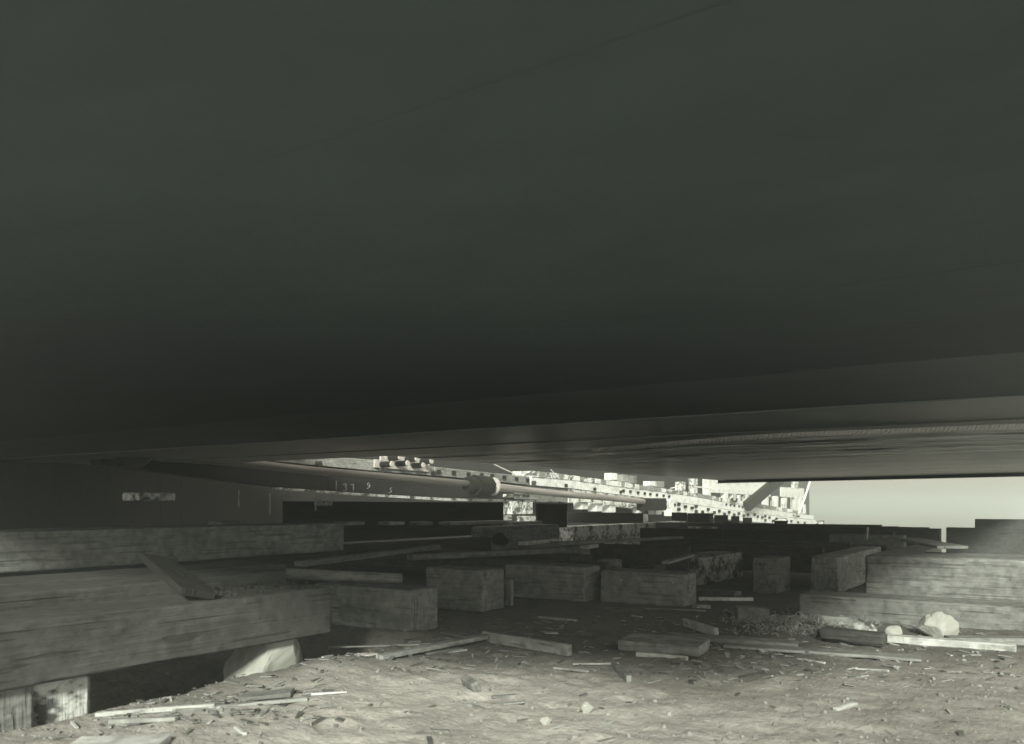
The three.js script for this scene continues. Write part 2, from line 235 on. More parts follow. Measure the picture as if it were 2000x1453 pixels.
// ------------------------------------------------------------------ the hull overhead: flat bottom of lapped plates
const HB = 1.9, WAYN = -16;
{
  const hull = tag(group('ship_hull'), 'huge dark flat bottomed steel hull filling everything overhead', 'ship hull');
  const eA = fromZ(1550, 932.7, 29.05), eB = fromZ(1968, 922, 24.1);                // far edge, as it is seen
  const k = (eB.s - eA.s) / (eB.n - eA.n), farS = n => eA.s + k * (n - eA.n);
  const S0 = 0.45, LEFT = -10.6, WIDE = -18.6, SW = 11, RIGHT = 0.72;  // near hull widened left to shade the ways; right edge placed for sun
  const plate = (s0, s1, n0, n1, y, mat) => {
    const c = [[s0, n0], [s1, n0], [s1, n1], [s0, n1]].map(([s, n]) => [Math.min(s, farS(n)), n]);
    if (c[1][0] - c[0][0] < 0.02 && c[2][0] - c[3][0] < 0.02) return;
    const pos = [], uv = [], t = 0.014, P = (q, yy) => { const v = SN(q[0], yy, q[1]); pos.push(v.x, v.y, v.z); uv.push(q[1], q[0]); };
    const quad = (a, b, d, e, y0, y1) => { P(a, y0); P(b, y0); P(d, y1); P(a, y0); P(d, y1); P(e, y1); };
    quad(c[0], c[1], c[2], c[3], y, y); quad(c[3], c[2], c[1], c[0], y + t, y + t);
    for (let i = 0; i < 4; i++) { const a = c[i], b = c[(i + 1) % 4]; quad(b, a, a, b, y, y + t); }
    const g = new THREE.BufferGeometry(); g.setAttribute('position', new THREE.Float32BufferAttribute(pos, 3)); g.setAttribute('uv', new THREE.Float32BufferAttribute(uv, 2)); g.computeVertexNormals();
    mesh('plate', g, mat, hull);
  };
  let i = 0;
  for (let s = S0; s < 33; s += 1.12, i++) {
    const sheenRow = s > 10.6 && s < 16.2, w = s < SW, n0 = w ? WIDE : LEFT;
    let n = n0 + (i % 2 ? 2.4 : 4.6);
    const cuts = [n0]; while (n < RIGHT) { cuts.push(n); n += 4.6; } cuts.push(RIGHT);
    for (let j = 0; j < cuts.length - 1; j++) plate(s - (i % 2 ? 0.06 : 0), s + 1.12 + (i % 2 ? 0.06 : 0), cuts[j] + 0.0002, cuts[j + 1] - 0.0002, HB + (i % 2 ? (s < 7 ? -0.0012 : s < 16 ? -0.016 : -0.002) : 0) - 0.004, sheenRow ? M.hullSheen : s > 7.7 ? M.hullFarLit : s > 5.4 ? M.hullMidLit : M.hull);  // rows lighten with distance as painted light, streaked rows as painted reflection
  }
  // the body of the pontoon above the plates, kept low so sun passes over
  const body = (pts, y0, y1) => { const sh = new THREE.Shape(pts.map(([s, n]) => { const [X, Z] = XZ(s, n); return new THREE.Vector2(X, Z); })); const g = new THREE.ExtrudeGeometry(sh, { depth: y1 - y0, bevelEnabled: false }); g.rotateX(-Math.PI / 2); g.translate(0, y0, 0); return mesh('shell', g, M.hull, hull); };
  body([[S0 + 0.02, RIGHT - 0.02], [farS(RIGHT) - 0.03, RIGHT - 0.02], [farS(LEFT) - 0.03, LEFT + 0.02], [SW + 1.1, LEFT + 0.02], [SW + 1.1, WIDE + 0.02], [S0 + 0.02, WIDE + 0.02]], HB + 0.02, HB + 1.75);
  // seam lap that catches the light, and the edge angle at the far end
  const lap = [], lp = (x, y, dy = 0) => { const p = fromZ(x, y, (HB - 0.03 - EYE) / VV(y)); return V(p.X, p.y + dy, p.Z); };
  for (const [x, y] of [[1160, 878], [1325, 862], [1525, 847], [1750, 838], [1968, 829], [2150, 823]]) lap.push(lp(x, y));
  const ropeG = (() => { const c = new THREE.CatmullRomCurve3(lap), parts = [], nS = 3; for (let q = 0; q < nS; q++) { const pts = []; for (let a = 0; a <= 420; a++) { const p = c.getPoint(a / 420), th = a * 0.62 + q * 2 * Math.PI / nS, tn = c.getTangent(a / 420), side = new THREE.Vector3(-tn.z, 0, tn.x); pts.push(p.add(side.multiplyScalar(0.028 * Math.cos(th))).add(new THREE.Vector3(0, 0.028 * Math.sin(th), 0))); } parts.push(new THREE.TubeGeometry(new THREE.CatmullRomCurve3(pts), 1260, 0.03, 6)); } return mergeGeometries(parts); })();
  tag(mesh('mooring_rope', ropeG, M.rope), 'thick pale twisted rope stretched under the hull bottom at right', 'rope');
  const bar = (dy0, dy1, ds, mat, name) => { const A = SN(farS(RIGHT) + ds, 0, RIGHT), B = SN(farS(LEFT) + ds, 0, LEFT); A.y = B.y = HB + dy0; plank(name, '', '', A, B, dy1 - dy0, 0.03, mat, { parent: hull, low: true, r: 0.004 }); };
  bar(-0.128, -0.11, 0.02, M.hullLap, 'edge_flange'); bar(-0.11, -0.012, 0.035, M.hull, 'edge_plate'); bar(-0.012, 0.012, 0.015, M.hullLap, 'edge_lap');
}

// ------------------------------------------------------------------ launching ways at the left, running down to the water
const lerp = (pl, x) => { if (x <= pl[0][0]) return pl[0][1]; for (let i = 1; i < pl.length; i++) if (x <= pl[i][0]) { const [a, b] = pl[i - 1], [c, d] = pl[i]; return b + (d - b) * (x - a) / (c - a); } return pl[pl.length - 1][1]; };
const wayTop = [[150, 846], [290, 860], [470, 878], [728, 897], [880, 914], [1036, 930], [1120, 937], [1220, 951], [1340, 966], [1464, 988], [1552, 1001], [1612, 1009]];
const wayMid = [[150, 868], [470, 893], [728, 918], [880, 930], [1036, 946], [1120, 953], [1220, 966], [1340, 982], [1464, 1000], [1552, 1010], [1612, 1016]];
const wayLow = [[150, 900], [470, 940], [600, 956], [800, 968], [1036, 974], [1120, 981], [1220, 990], [1340, 1003], [1464, 1018], [1552, 1023], [1612, 1026]];
const capTop = [[1036, 917], [1100, 925], [1220, 941], [1340, 959], [1480, 982], [1557, 996], [1580, 1003]];
// a curved baulk in the plane n, its face following two picture lines between columns x0 and x1
function ribbon(name, parent, mat, n, depth, top, bot, x0, x1, k = 12) {
  const pos = [], uv = [], idx = [], ring = [];
  for (let i = 0; i <= k; i++) {
    const x = x0 + (x1 - x0) * i / k, a = onN(x, typeof top === 'number' ? top : lerp(top, x), n), b = onN(x, lerp(bot, x), n);
    ring.push([a.s, a.y, b.y]);
  }
  const add = (q, f) => { const v = SN(q[0], q[1], q[2]); pos.push(v.x, v.y, v.z); uv.push(...f(q)); return pos.length / 3 - 1; };
  const quad = (q, f) => { const b = q.map(p => add(p, f)); idx.push(b[0], b[1], b[2], b[0], b[2], b[3]); };
  const fv = q => [q[0], q[1]], fh = q => [q[0], q[2]], fe = q => [q[2], q[1]], w = 0.012;
  for (let i = 0; i < k; i++) {
    const [s, t, b] = ring[i], [S, T, B] = ring[i + 1], n1 = n - depth;
    quad([[s, b, n], [S, B, n], [S, T - w, n], [s, t - w, n]], fv); quad([[s, t - w, n], [S, T - w, n], [S, T, n - w], [s, t, n - w]], fv);
    quad([[s, t, n - w], [S, T, n - w], [S, T, n1], [s, t, n1]], fh); quad([[s, b, n1], [S, B, n1], [S, B, n], [s, b, n]], fh); quad([[S, B, n1], [s, b, n1], [s, t, n1], [S, T, n1]], fv);
  }
  const e = (r) => quad([[r[0], r[2], n], [r[0], r[1], n], [r[0], r[1], n - depth], [r[0], r[2], n - depth]], fe); e(ring[0]); e(ring[k]);
  const g = new THREE.BufferGeometry(); g.setAttribute('position', new THREE.Float32BufferAttribute(pos, 3)); g.setAttribute('uv', new THREE.Float32BufferAttribute(uv, 2)); g.setIndex(idx); g.computeVertexNormals();
  const m = mesh(name, g, mat, parent); return m;
}
const qWay = new THREE.Quaternion().setFromEuler(new THREE.Euler(0, YAW, 0));
function onWays(geo, parent, name, mat, x, y, n) { const p = onN(x, y, n), m = mesh(name, geo, mat, parent); m.position.set(p.X, p.y, -p.Z); m.quaternion.copy(qWay); return m; }
const waysG = tag(group('launching_ways'), 'long cambered launching ways of bolted white timbers running down to the water', 'launching ways');
{
  const g = waysG;
  const ups = [[150, 846, M.grey], [849, 1034, M.midB], [1038, 1212, M.white], [1213, 1304, M.white], [1307, 1466, M.white], [1468, 1590, M.white]];
  for (const [a, b, mat] of ups) ribbon('upper_timber', g, mat, WAYN, 0.5, wayTop, wayMid, a, b);
  for (const [a, b, mat, n] of [[200, 640, M.black, -16.05], [641, 1004, M.black, -16.05], [1006, 1110, M.mid, -16.1], [1112, 1304, M.whiteB, -16.03], [1305, 1470, M.white, -16.02], [1471, 1612, M.white, -16.02]])
    ribbon('lower_timber', g, mat, n, 0.45, wayMid.map(([x, y]) => [x, y + 0.6]), wayLow, a, b);  // the two left lengths are coloured black for the shade on them
  ribbon('shade_backing', g, M.black, -16.5, 0.2, wayLow.map(([x, y]) => [x, y - 6]), wayLow.map(([x, y]) => [x, y + 26]), 990, 1340);  // black backing added for the shade beneath the ways
  ribbon('ledge_plank', g, M.blotch, -15.7, 0.3, [[545, 951], [700, 962], [875, 972], [1000, 975], [1090, 977]], [[545, 954.5], [700, 966.5], [875, 977], [1000, 978.5], [1090, 980]], 545, 1090, 18);
  // cross planks laid side by side on the top
  for (let x = 1040, i = 0; x < 1572; i++) {
    const Z = onN(x, HY, WAYN).Z, w = 0.36 * F * (NX * 0 + 0.55) / Z * (0.8 + 0.5 * hash(i, 3, 9)); const x2 = Math.min(1576, x + w);
    if (x2 - x < 1) break;
    ribbon('cross_plank', g, [M.white, M.whiteB, M.grey, M.whiteB][i % 4 === 1 ? 2 : Math.floor(hash(i, 1, 2) * 4)], WAYN + 0.02 + 0.03 * hash(i, 5, 5), 0.9, capTop.map(([q, y]) => [q, y + 1.6 * hash(i, 7, 7) - 0.5]), wayTop.map(([q, y]) => [q, y - 0.4]), x, x2 - 0.12 * w * hash(i, 2, 2) - 0.25, 1);
    x = x2;
  }
  // square nuts and bolt ends
  const nut = (w, l) => { const q = timberGeo(l, w, w, { r: 0.01, low: true, amp: 0 }); q.translate(l / 2, 0, 0); return q; };
  const nutS = nut(0.12, 0.09), nutB = nut(0.17, 0.12), nutF = nut(0.15, 0.14), round = new THREE.CylinderGeometry(0.075, 0.085, 0.12, 14).rotateZ(-Math.PI / 2).translate(0.06, 0, 0);
  const put = (geo, name, list, mat = M.ironDark, n = WAYN) => { for (const [x, y] of list) onWays(geo, g, name, mat, x, y, n); };
  put(nutS, 'nut', [[855, 920], [884, 922], [913, 925], [939, 927], [959, 928.5], [983, 931], [1007, 934], [1029, 936.5]]);
  put(nutS, 'nut', [[1211, 959.5], [1216.5, 957.5], [1230, 959], [1245, 961], [1258, 962.5], [1269, 964], [1282, 965.5], [1295, 967], [1306, 968.5], [1104, 947], [1160, 954]]);
  put(nutS, 'nut', [[1418, 984], [1426, 985], [1434, 986.5], [1443, 988], [1449.5, 989], [1457, 990], [1550, 1006], [1557, 1007], [1560, 1007.5]]);
  put(nutF, 'nut', [[1315, 985], [1324, 984], [1337, 988.5], [1350, 991], [1358, 988], [1358, 998], [1324, 994]]);
  put(nutB, 'nut', [[1382, 994], [1404, 997], [1423, 999.5], [1442, 1002], [1460, 1004.5], [1394, 1000], [1414, 1003], [1433, 1004.5], [1452, 1006], [1371, 999]]);
  put(nutB, 'nut', [[1473, 1004], [1479, 1008], [1488, 1009.5], [1494, 1007], [1494, 1015], [1502, 1010], [1516, 1012], [1509, 1016.5], [1545, 1017], [1558, 1019], [1571, 1020]]);
  put(round, 'bolt_head', [[1040, 942], [741, 917], [845, 924], [619, 905], [474, 890]], M.iron);
  // iron bearing plates with long pins
  const plateAt = (name, x0, x1, yt, yb, n, mat) => ribbon(name, g, mat, n, 0.06, [[x0, yt], [x1, yt + (x1 - x0) * 0.085]], [[x0, yb], [x1, yb + (x1 - x0) * 0.085]], x0, x1, 2);
  plateAt('bearing_plate', 732, 839, 896, 911.5, WAYN + 0.07, M.ironPale); plateAt('bearing_plate', 777, 840, 887.5, 899.5, WAYN + 0.068, M.ironPale); plateAt('bearing_plate', 744, 772, 889, 896.8, WAYN + 0.066, M.ironPale);
  const pin = new THREE.CylinderGeometry(0.085, 0.085, 0.4, 16).rotateZ(-Math.PI / 2).translate(0.2, 0, 0), cap = new THREE.CylinderGeometry(0.078, 0.088, 0.03, 16).rotateZ(-Math.PI / 2).translate(0.415, 0, 0);
  for (const [x, y] of [[744, 906], [775, 904.5], [806, 908.5], [760, 893], [793, 896], [822, 900.5]]) { const p = onWays(pin, g, 'pin', M.ironDark, x, y, WAYN + 0.06); mesh('pin_end', cap, M.ironPale, p); }  // dark shanks and pale ends paint shade and light on the pins
  // chalk figures on the lower side, blackened for its shade
  const stroke = (parent, pts) => mesh('chalk_mark', tubeGeo(pts.map(([x, y]) => { const p = onN(x, y, -16.045); return V(p.X, p.y, p.Z); }), 0.011, 14, 5), M.chalk, parent);
  stroke(g, [[656, 937], [656.3, 946], [656, 956]]); stroke(g, [[670, 946], [674, 944], [677, 946], [674, 950], [677, 954], [673, 957.5], [669, 956]]);
  stroke(g, [[684, 946], [690, 945]]); stroke(g, [[690, 945], [689.7, 950], [690, 957]]);
  stroke(g, [[722, 944], [719, 942], [717.5, 946], [720, 948.5], [722, 945], [721.5, 950], [716, 954]]); stroke(g, [[765, 952.5], [762, 952.7], [761.5, 955.5], [764.5, 956.5], [763, 960.5], [757, 961]]);
}
// packing blocks between ways and hull
const packs = [[1194, 1206, 923, 936, M.white, 'bright white packing block on the ways beneath the dark hull edge'], [1218, 1227, 926, 940, M.grey, 'grey tapering packing block on the ways right of the bright one'], [1237, 1244, 928, 943, M.mid, 'dim packing block where the dark hull corner begins'], [1269, 1281, 939, 948, M.white, 'small white packing block right below the hull corner'], [1283, 1298, 939, 951, M.grey, 'grey double packing block just right of the hull corner'], [1331, 1339.5, 940, 957, M.whiteB, 'mottled white post on the ways holding thin wires']];
for (const [x0, x1, yt, yb, mat, l] of packs) blk('packing_block', l, 'packing block', along(-16.25, x0, x1, (x0 + x1) / 2, yt, yb, 0.35), mat, { group: 'packing blocks on the launching ways', low: true });

// pipe with flanged couplings in front of the ways
{
  const PN = -15.3, pt = (x, y, n = PN) => { const p = onN(x, y, n); return V(p.X, p.y, p.Z); };
  const g = tag(group('iron_pipe'), 'long dull iron pipe with a bulky dark coupling, nearer of the two pipes', 'pipe');
  const r1 = 0.1; mesh('pipe_run', tubeGeo([pt(296, 884), pt(470, 903), pt(620, 919), pt(780, 932), pt(930, 945)], r1, 60, 16), M.pipeDull, g);
  mesh('elbow', tubeGeo([pt(304, 884), pt(292, 884), pt(284, 890), pt(274, 898), pt(250, 899), pt(232, 897)], 0.13, 30, 14), M.iron, g);
  const flange = (x, y, r, l, mat, parent, name, seg = 24) => { const a = pt(x - 1, y - 0.095), b = pt(x + 1, y + 0.095), m = mesh(name, new THREE.CylinderGeometry(r, r, l, seg), mat, parent); m.position.copy(a).add(b).multiplyScalar(0.5); m.quaternion.setFromUnitVectors(new THREE.Vector3(0, 1, 0), b.sub(a).normalize()); return m; };
  flange(940, 947.5, 0.34, 0.75, M.ironDark, g, 'coupling', 8); flange(924, 945.5, 0.24, 0.6, M.ironDark, g, 'coupling_neck', 12);
  const g2 = tag(group('iron_pipe'), 'bright further iron pipe between the round flange and the dark coupling box', 'pipe');
  flange(962, 949, 0.3, 0.09, M.ironPale, g2, 'flange'); mesh('pipe_run', tubeGeo([pt(962, 949.5), pt(1100, 964), pt(1200, 972.5), pt(1296, 983)], 0.125, 50, 16), M.pipe, g2);
  const bx = blk('coupling_box', '', '', along(-14.95, 1271, 1302, 1290, 972, 996, 0.7), M.ironDark, { parent: g2, low: true }); bx.name = 'coupling_box';
  const d = mesh('end_flange', new THREE.CylinderGeometry(0.36, 0.36, 0.06, 28).rotateZ(Math.PI / 2), M.white, g2); { const p = onN(1313, 985, -15.95); d.position.set(p.X, p.y, -p.Z); d.quaternion.copy(qWay); }
}

// posts and cribbing under the ways
const posts = [[1000, 1019, 978, 1003.5, M.whiteB, 'mottled white short post, left of the pair beneath the ledge plank'], [1026, 1041, 979, 1003, M.blotch, 'streaky grey short post, right of the pair beneath the ledge plank'], [1137, 1149, 979, 994, M.white, 'white short post under the ways, first left of the bright pipe end'], [1165, 1177, 982, 998, M.white, 'white short post with a small chip lying at its foot'], [1192, 1203, 985, 1000, M.white, 'white short post above the long dark recess'], [1249, 1259, 988, 1002, M.whiteB, 'white short post standing over a grey upright block'], [1282, 1293, 990, 1004, M.white, 'split white short post below the dark coupling box'], [1312, 1321, 993, 1007, M.white, 'white short post under the round end flange']];
for (const [x0, x1, yt, yb, mat, l] of posts) blk('short_post', l, 'post', along(-15.5, x0, x1, (x0 + x1) / 2, yt, yb, 0.4), mat, { group: 'short posts under the launching ways', low: true });
for (const [x0, x1, yt, yb, mat, l] of [[984, 1000, 1006, 1015.5, M.blotch, 'pale mottled block end, left foot under the post pair'], [1034, 1053, 1007, 1017.5, M.blotch, 'pale mottled block end, right foot under the post pair'], [1256.5, 1266.5, 1003.5, 1020, M.midB, 'grey upright block with rounded top behind speckled timber'], [1005, 1035, 964, 970.5, M.whiteB, 'thin bright wedge lying under the further pipe']])
  blk('crib_block', l, 'block', along(x0 === 1005 ? -15.4 : -14.2, x0, x1, (x0 + x1) / 2, yt, yb, 0.5), mat, { low: true });
// dark baulk ends before the ways
for (const [cx, b, t, l, r, Z, mat, lab] of [
  [1256, 1022, 1001, 1108, 1257, 27, M.black, 'big black baulk stack face left of the grey upright block'],
  [1342, 1020, 1000, 1312, 1343, 31, M.black, 'black baulk end right below the round end flange'],
  [1386, 1028, 1001.5, 1343, 1394, 31, M.black, 'square black baulk end with a grey side, before the bolted ways'],
  [1422, 1018, 1005, 1395, 1423, 33, M.black, 'black baulk end between two white gaps, second before the ways'],
  [1444, 1021, 1007, 1428, 1445, 35, M.black, 'narrow black baulk end, third before the bolted ways'],
  [1468, 1025, 1010, 1451, 1470, 36, M.black, 'last black baulk end left of the dark bucket'],
  [1432, 1027, 1017, 1395, 1434, 32, M.black, 'low black baulk under the second and third baulk ends'],
  [1400, 1039, 1028, 1343, 1402, 26, M.blotch, 'low pale mottled timber under the square black baulk end'],
  [1438, 1032.5, 1026, 1402, 1440, 29, M.white, 'low bright white timber right of the mottled one'],
]) blk('baulk', lab, 'timber', extZ(cx, b, t, l, r, Z), mat, { low: true });

// structure beyond the ways: white boarding over dark bays
{
  const g = tag(group('timber_cradle'), 'far timber cradle with white boarding above dark bays, at the water end', 'cradle');
  const CN = -17.6, part = (name, x0, x1, yt, yb, n, d, mat) => { const m = blk(name, '', '', along(n, x0, x1, (x0 + x1) / 2, yt, yb, d), mat, { parent: g, low: true, r: 0.01 }); m.name = name; };
  const board = (x0, x1, t0, t1, b0, b1) => { for (let i = 0; i < 2; i++) { const a = i / 2, c = (i + 0.985) / 2, mx = (q0, q1, r0, r1, f) => [[x0, q0 + (r0 - q0) * f], [x1, q1 + (r1 - q1) * f]]; ribbon('board', g, M.white, CN + 0.006 * i, 0.08, mx(t0, t1, b0, b1, a), mx(t0, t1, b0, b1, c), x0, x1, 3); } };
  board(1389, 1477, 936, 938, 961, 966); board(1478, 1506, 938, 941, 966, 969); board(1526, 1573, 950, 953, 969, 972.5);
  for (const [x0, x1, yt, yb] of [[1356, 1363, 934, 962], [1383, 1389, 934, 970], [1417, 1423, 962, 976], [1434, 1440, 963, 978], [1443, 1447, 966, 980], [1458, 1464, 965, 984], [1497, 1502, 968, 988], [1517, 1521, 968, 990], [1555, 1560, 970, 1002], [1563, 1568, 971, 1004], [1554, 1561, 934, 952]]) part('post', x0, x1, yt, yb, CN + 0.05, 0.35, x0 % 2 ? M.white : M.whiteB);
  ribbon('leaning_post', g, M.white, CN + 0.1, 0.3, [[1533, 971], [1537, 971]], [[1533, 992], [1537, 992]], 1533, 1538, 2);
  part('end_column', 1573.5, 1581.5, 930, 1006, CN + 0.1, 1.2, M.dark); part('end_board', 1571, 1575, 984, 1002, CN + 0.3, 0.1, M.white); part('base_beam', 1330, 1581, 1004, 1014, CN + 0.2, 0.6, M.dark);
  for (const [x, a, b] of [[1507, 977, 990], [1511, 978, 990], [1529, 982, 992], [1533, 983, 993], [1546, 966, 997]]) part('iron_rod', x - 0.5, x + 0.5, a, b, CN + 0.7, 0.05, M.ironPale);
  const w = tag(group('added_fence'), 'tall black board fence added behind the launching ways to block the sky', 'fence');  // fence added as a dark backing that blocks the sky
  for (let x = -420, i = 0; x < 1580;) { const n = -19.4, Z = onN(x, HY, n).Z, dx = 1.5 * F * 0.4 / Z * (0.9 + 0.3 * hash(i, 4, 4)), x2 = Math.min(1581, x + dx); const e = along(n + 0.004 * (i % 3), x, x2, x, 900, 1000, 0.05); e.y0 = -3; e.y1 = 3.4 + 0.1 * hash(i, 9, 9); const m = blk('board', '', '', e, M.black, { parent: w, low: true, r: 0.008 }); m.name = 'board'; x = x2; i++; }
}
{
  const Z = 50, a = onN(1462, 997, -15.7), b = fromZ(1552, 922, a.Z + 2); plank('shore', 'broad dark diagonal shore leaning between the ways and the hull', 'shore', V(a.X, a.y, a.Z), V(b.X, b.y, b.Z), 0.62, 0.4, M.black, { low: true });
  const wire = (l, pts, r, mat, n = -15.9, nm = 'wire') => tag(mesh(nm, tubeGeo(pts.map(([x, y]) => { const p = onN(x, y, n); return V(p.X, p.y, p.Z); }), r, 20, 6), mat), l, nm);
  wire('pale rope slanting down at the right end of the cradle', [[1583, 938], [1572, 972], [1560, 1003]], 0.09, M.rope, -15.6, 'rope');
  wire('thin wire slanting down to the ways above the pipe coupling', [[959, 903], [980, 913], [1000, 922]], 0.018, M.rope, -15.6);
  wire('thin wire slanting down to the ways right of the first wire', [[1076, 916], [1085, 926], [1092, 934]], 0.018, M.rope, -15.6);
  wire('thin wire rising from the ways to the mottled white post', [[1310, 953], [1322, 950], [1334, 946]], 0.03, M.rope, -15.7);
  wire('horizontal wire with an eye between two cradle posts', [[1356, 950], [1375, 951], [1386, 953], [1391, 950], [1393, 954], [1388, 955]], 0.035, M.rope, -16.6);
  wire('dark hook hanging over the top of the ways', [[1430, 973], [1433, 978], [1438, 978], [1440, 973]], 0.06, M.ironDark, -15.8, 'hook');
  // bucket
  const bk = tag(group('bucket'), 'dark round bucket with a raised hoop handle before the far ways', 'bucket'), c = fromZ(1526, 1030, 30); bk.position.set(c.X, c.y, -c.Z);
  mesh('bowl', new THREE.LatheGeometry([[0, 0], [0.16, 0.01], [0.2, 0.06], [0.25, 0.24], [0.265, 0.25], [0.25, 0.26], [0.23, 0.24], [0.17, 0.05], [0, 0.04]].map(p => new THREE.Vector2(...p)), 24), M.ironDark, bk);
  mesh('handle', tubeGeo([new THREE.Vector3(-0.25, 0.24, 0), new THREE.Vector3(-0.2, 0.33, 0), new THREE.Vector3(0, 0.36, 0), new THREE.Vector3(0.2, 0.33, 0), new THREE.Vector3(0.25, 0.24, 0)], 0.014, 20, 6), M.ironPale, bk);
}

// ------------------------------------------------------------------ dim baulks at the left
const T = (name, label, cat, e, mat, o) => blk(name, label, cat, e, mat, o);
T('baulk', 'large dark nearest baulk at left resting on two rough footings', 'timber', { ...along(-3.74, -250, 648, 400, 1171, 1277, 0.45), y0: 0.15, y1: 0.44 }, M.dark, { wear: 0.006 });
T('baulk', 'dark baulk close behind the large nearest one at left', 'timber', { ...along(-4.25, -200, 560, 95, 1153, 1230, 0.45) }, M.dark, {});
T('baulk', 'flat dark baulk behind, under the leaning plank', 'timber', { ...along(-4.78, -200, 560, 95, 1137, 1200, 0.5), y1: 0.515 }, M.dark, {});
T('baulk', 'long grey baulk with dark drip stains along its side at left', 'timber', along(-6.5, -150, 672, 672, 1020, 1075, 0.5), M.midB, { wear: 0.004 });
T('baulk', 'black baulk added low behind the stained one at left, hiding sunlit ground', 'timber', { ...along(-7.3, -150, 960, 672, 1060, 1120, 0.4), y0: -0.2, y1: 0.44 }, M.tarred, {});  // added to cover sunlit ground between the baulks
{ const a = onY(300, 1096, 0.62), b = onY(383, 1166, 0.46); plank('plank', 'dark leaning plank with one pale edge across the left baulks', 'plank', V(a.X, a.y, a.Z), V(b.X, b.y, b.Z), 0.04, 0.2, M.black, { roll: -0.25 }); }
T('footing_block', 'pale stained footing block under the left end of the nearest baulk', 'footing', { s0: onN(60, HY, -3.86).s, s1: onN(181, HY, -3.86).s, n0: -4.5, n1: -3.86, y0: -0.3, y1: 0.148 }, M.blotch, { wear: 0.02, r: 0.03 });
T('footing_block', 'dim narrow footing beside the pale one at the left border', 'footing', { s0: onN(-40, HY, -3.8).s, s1: onN(66, HY, -3.8).s, n0: -4.4, n1: -3.8, y0: -0.3, y1: 0.148 }, M.mid, {});
{ const p = onN(520, 1290, -3.95), m = mesh('footing_stump', rockGeo(0.27, 0.27, 0.26, 23, 6), M.stone); m.position.set(p.X, 0.0, -p.Z); tag(m, 'rough broken footing lump under the right end of the nearest baulk', 'footing'); }
{ const a = onY(497, 1117, 0.4), b = onY(784, 1129, 0.36), A = V(a.X, a.y, a.Z), B = V(b.X, b.y, b.Z), L = A.distanceTo(B), g = new THREE.CylinderGeometry(0.04, 0.048, L, 16, 12); tiltUV(g, 0.3, L); const uv = g.attributes.uv; for (let i = 0; i < uv.count; i++) uv.setXY(i, uv.getY(i), uv.getX(i)); const m = mesh('round_pole', g, M.grey); m.position.copy(A).add(B).multiplyScalar(0.5); m.quaternion.setFromUnitVectors(new THREE.Vector3(0, 1, 0), B.sub(A).normalize()); tag(m, 'grey round pole lying across the baulks, its cut end showing', 'pole'); }

for (const [x1, y1, h1, x2, y2, h2, t, w, mat, l] of [
  [1020, 1064, 0.42, 1092, 1056, 0.42, 0.05, 0.12, M.lath, 'bright white short plank above the split wedge'],
  [1085, 1064, 0.4, 1328, 1051, 0.22, 0.05, 0.16, M.grey, 'long pale plank running right from the bright white one'],
  [585, 1106, 0.42, 852, 1071, 0.42, 0.05, 0.12, M.mid, 'long grey plank with a pale tip behind the nearest keel block'],
  [800, 1093, 0.36, 1100, 1078, 0.36, 0.06, 0.14, M.mid, 'long dim plank leading to the split wedge'],
  [1140, 1072, 0.4, 1163, 1068, 0.4, 0.05, 0.1, M.pale, 'small pale plank end beside the wedge pair'],
  [1300, 1101, 0.36, 1352, 1086, 0.36, 0.03, 0.08, M.grey, 'thin plank end above the bolted keel block'],
]) { const a = onY(x1, y1, h1), b = onY(x2, y2, h2); plank('plank', l, 'plank', V(a.X, a.y, a.Z), V(b.X, b.y, b.Z), t, w, mat, { low: true }); }
// cross blocks in the middle
const G1 = { group: 'square keel blocks across the slip', wear: 0.008, r: 0.022 };
T('keel_block', 'nearest square keel block, its corner by the leaning stick', 'keel block', ext(803, 1238, 1152, 610, 856), M.midB, G1);
T('keel_block', 'upright keel block behind the nearest one, darker end at right', 'keel block', ext(943, 1197, 1113, 830, 986), M.midB, G1);
T('keel_block', 'wide stained keel block left of the gap in the middle row', 'keel block', ext(1142, 1177, 1107, 985, 1173), M.midB, G1);
T('keel_block', 'wide keel block with two rusty bolts, right end of the middle row', 'keel block', ext(1337, 1187, 1120, 1172, 1362), M.midB, G1);
T('upright_post', 'narrow paler upright post between the second and third keel blocks', 'post', ext(998, 1183, 1131, 981, 1004), M.grey, { low: true });
for (const [x, y, l] of [[1214, 1133, 'rusty bolt with a drip, left on the bolted keel block'], [1315, 1137, 'rusty bolt near the right corner of the bolted keel block']]) { const c = onY(1337, 1187, 0), p = onS(x, y, c.s - 0.012), m = mesh('bolt', new THREE.SphereGeometry(0.013, 12, 8), M.ironPale); m.position.set(p.X, p.y, -p.Z); tag(m, l, 'bolt'); }
T('deck_timber', 'broad flat timber lying behind the nearest keel blocks', 'timber', extZ(1172, 1112, 1100, 560, 1180, 8.3, 0.1), M.dark, { yaw: 0.06 });
T('deck_timber', 'flat dark timber just in front of the pale wedge pair', 'timber', extZ(1115, 1098, 1086, 590, 1160, 9.6, 0.2), M.dark, {});
T('timber_offcut', 'grey slanted offcut on top of the gap between keel blocks', 'offcut', extZ(1207, 1113, 1092, 1166, 1216, 8.6), M.mid, {});
T('timber_offcut', 'low dark offcut behind the bolted keel block', 'offcut', extZ(1279, 1119, 1101, 1228, 1300, 8.8), M.dark, {});
T('baulk', 'dark baulk with a whitewashed streaky end, right of the keel row', 'timber', ext(1366, 1133, 1089, 1290, 1452, -0.02, -0.1), M.blotchDark, { wear: 0.01 });
T('baulk', 'rounded grey baulk with a dark hollow, below the post pair', 'timber', { ...along(-9.4, 954, 1094, 1024, 1025, 1061, 0.45), y0: -0.4 }, M.midB, { r: 0.06 });
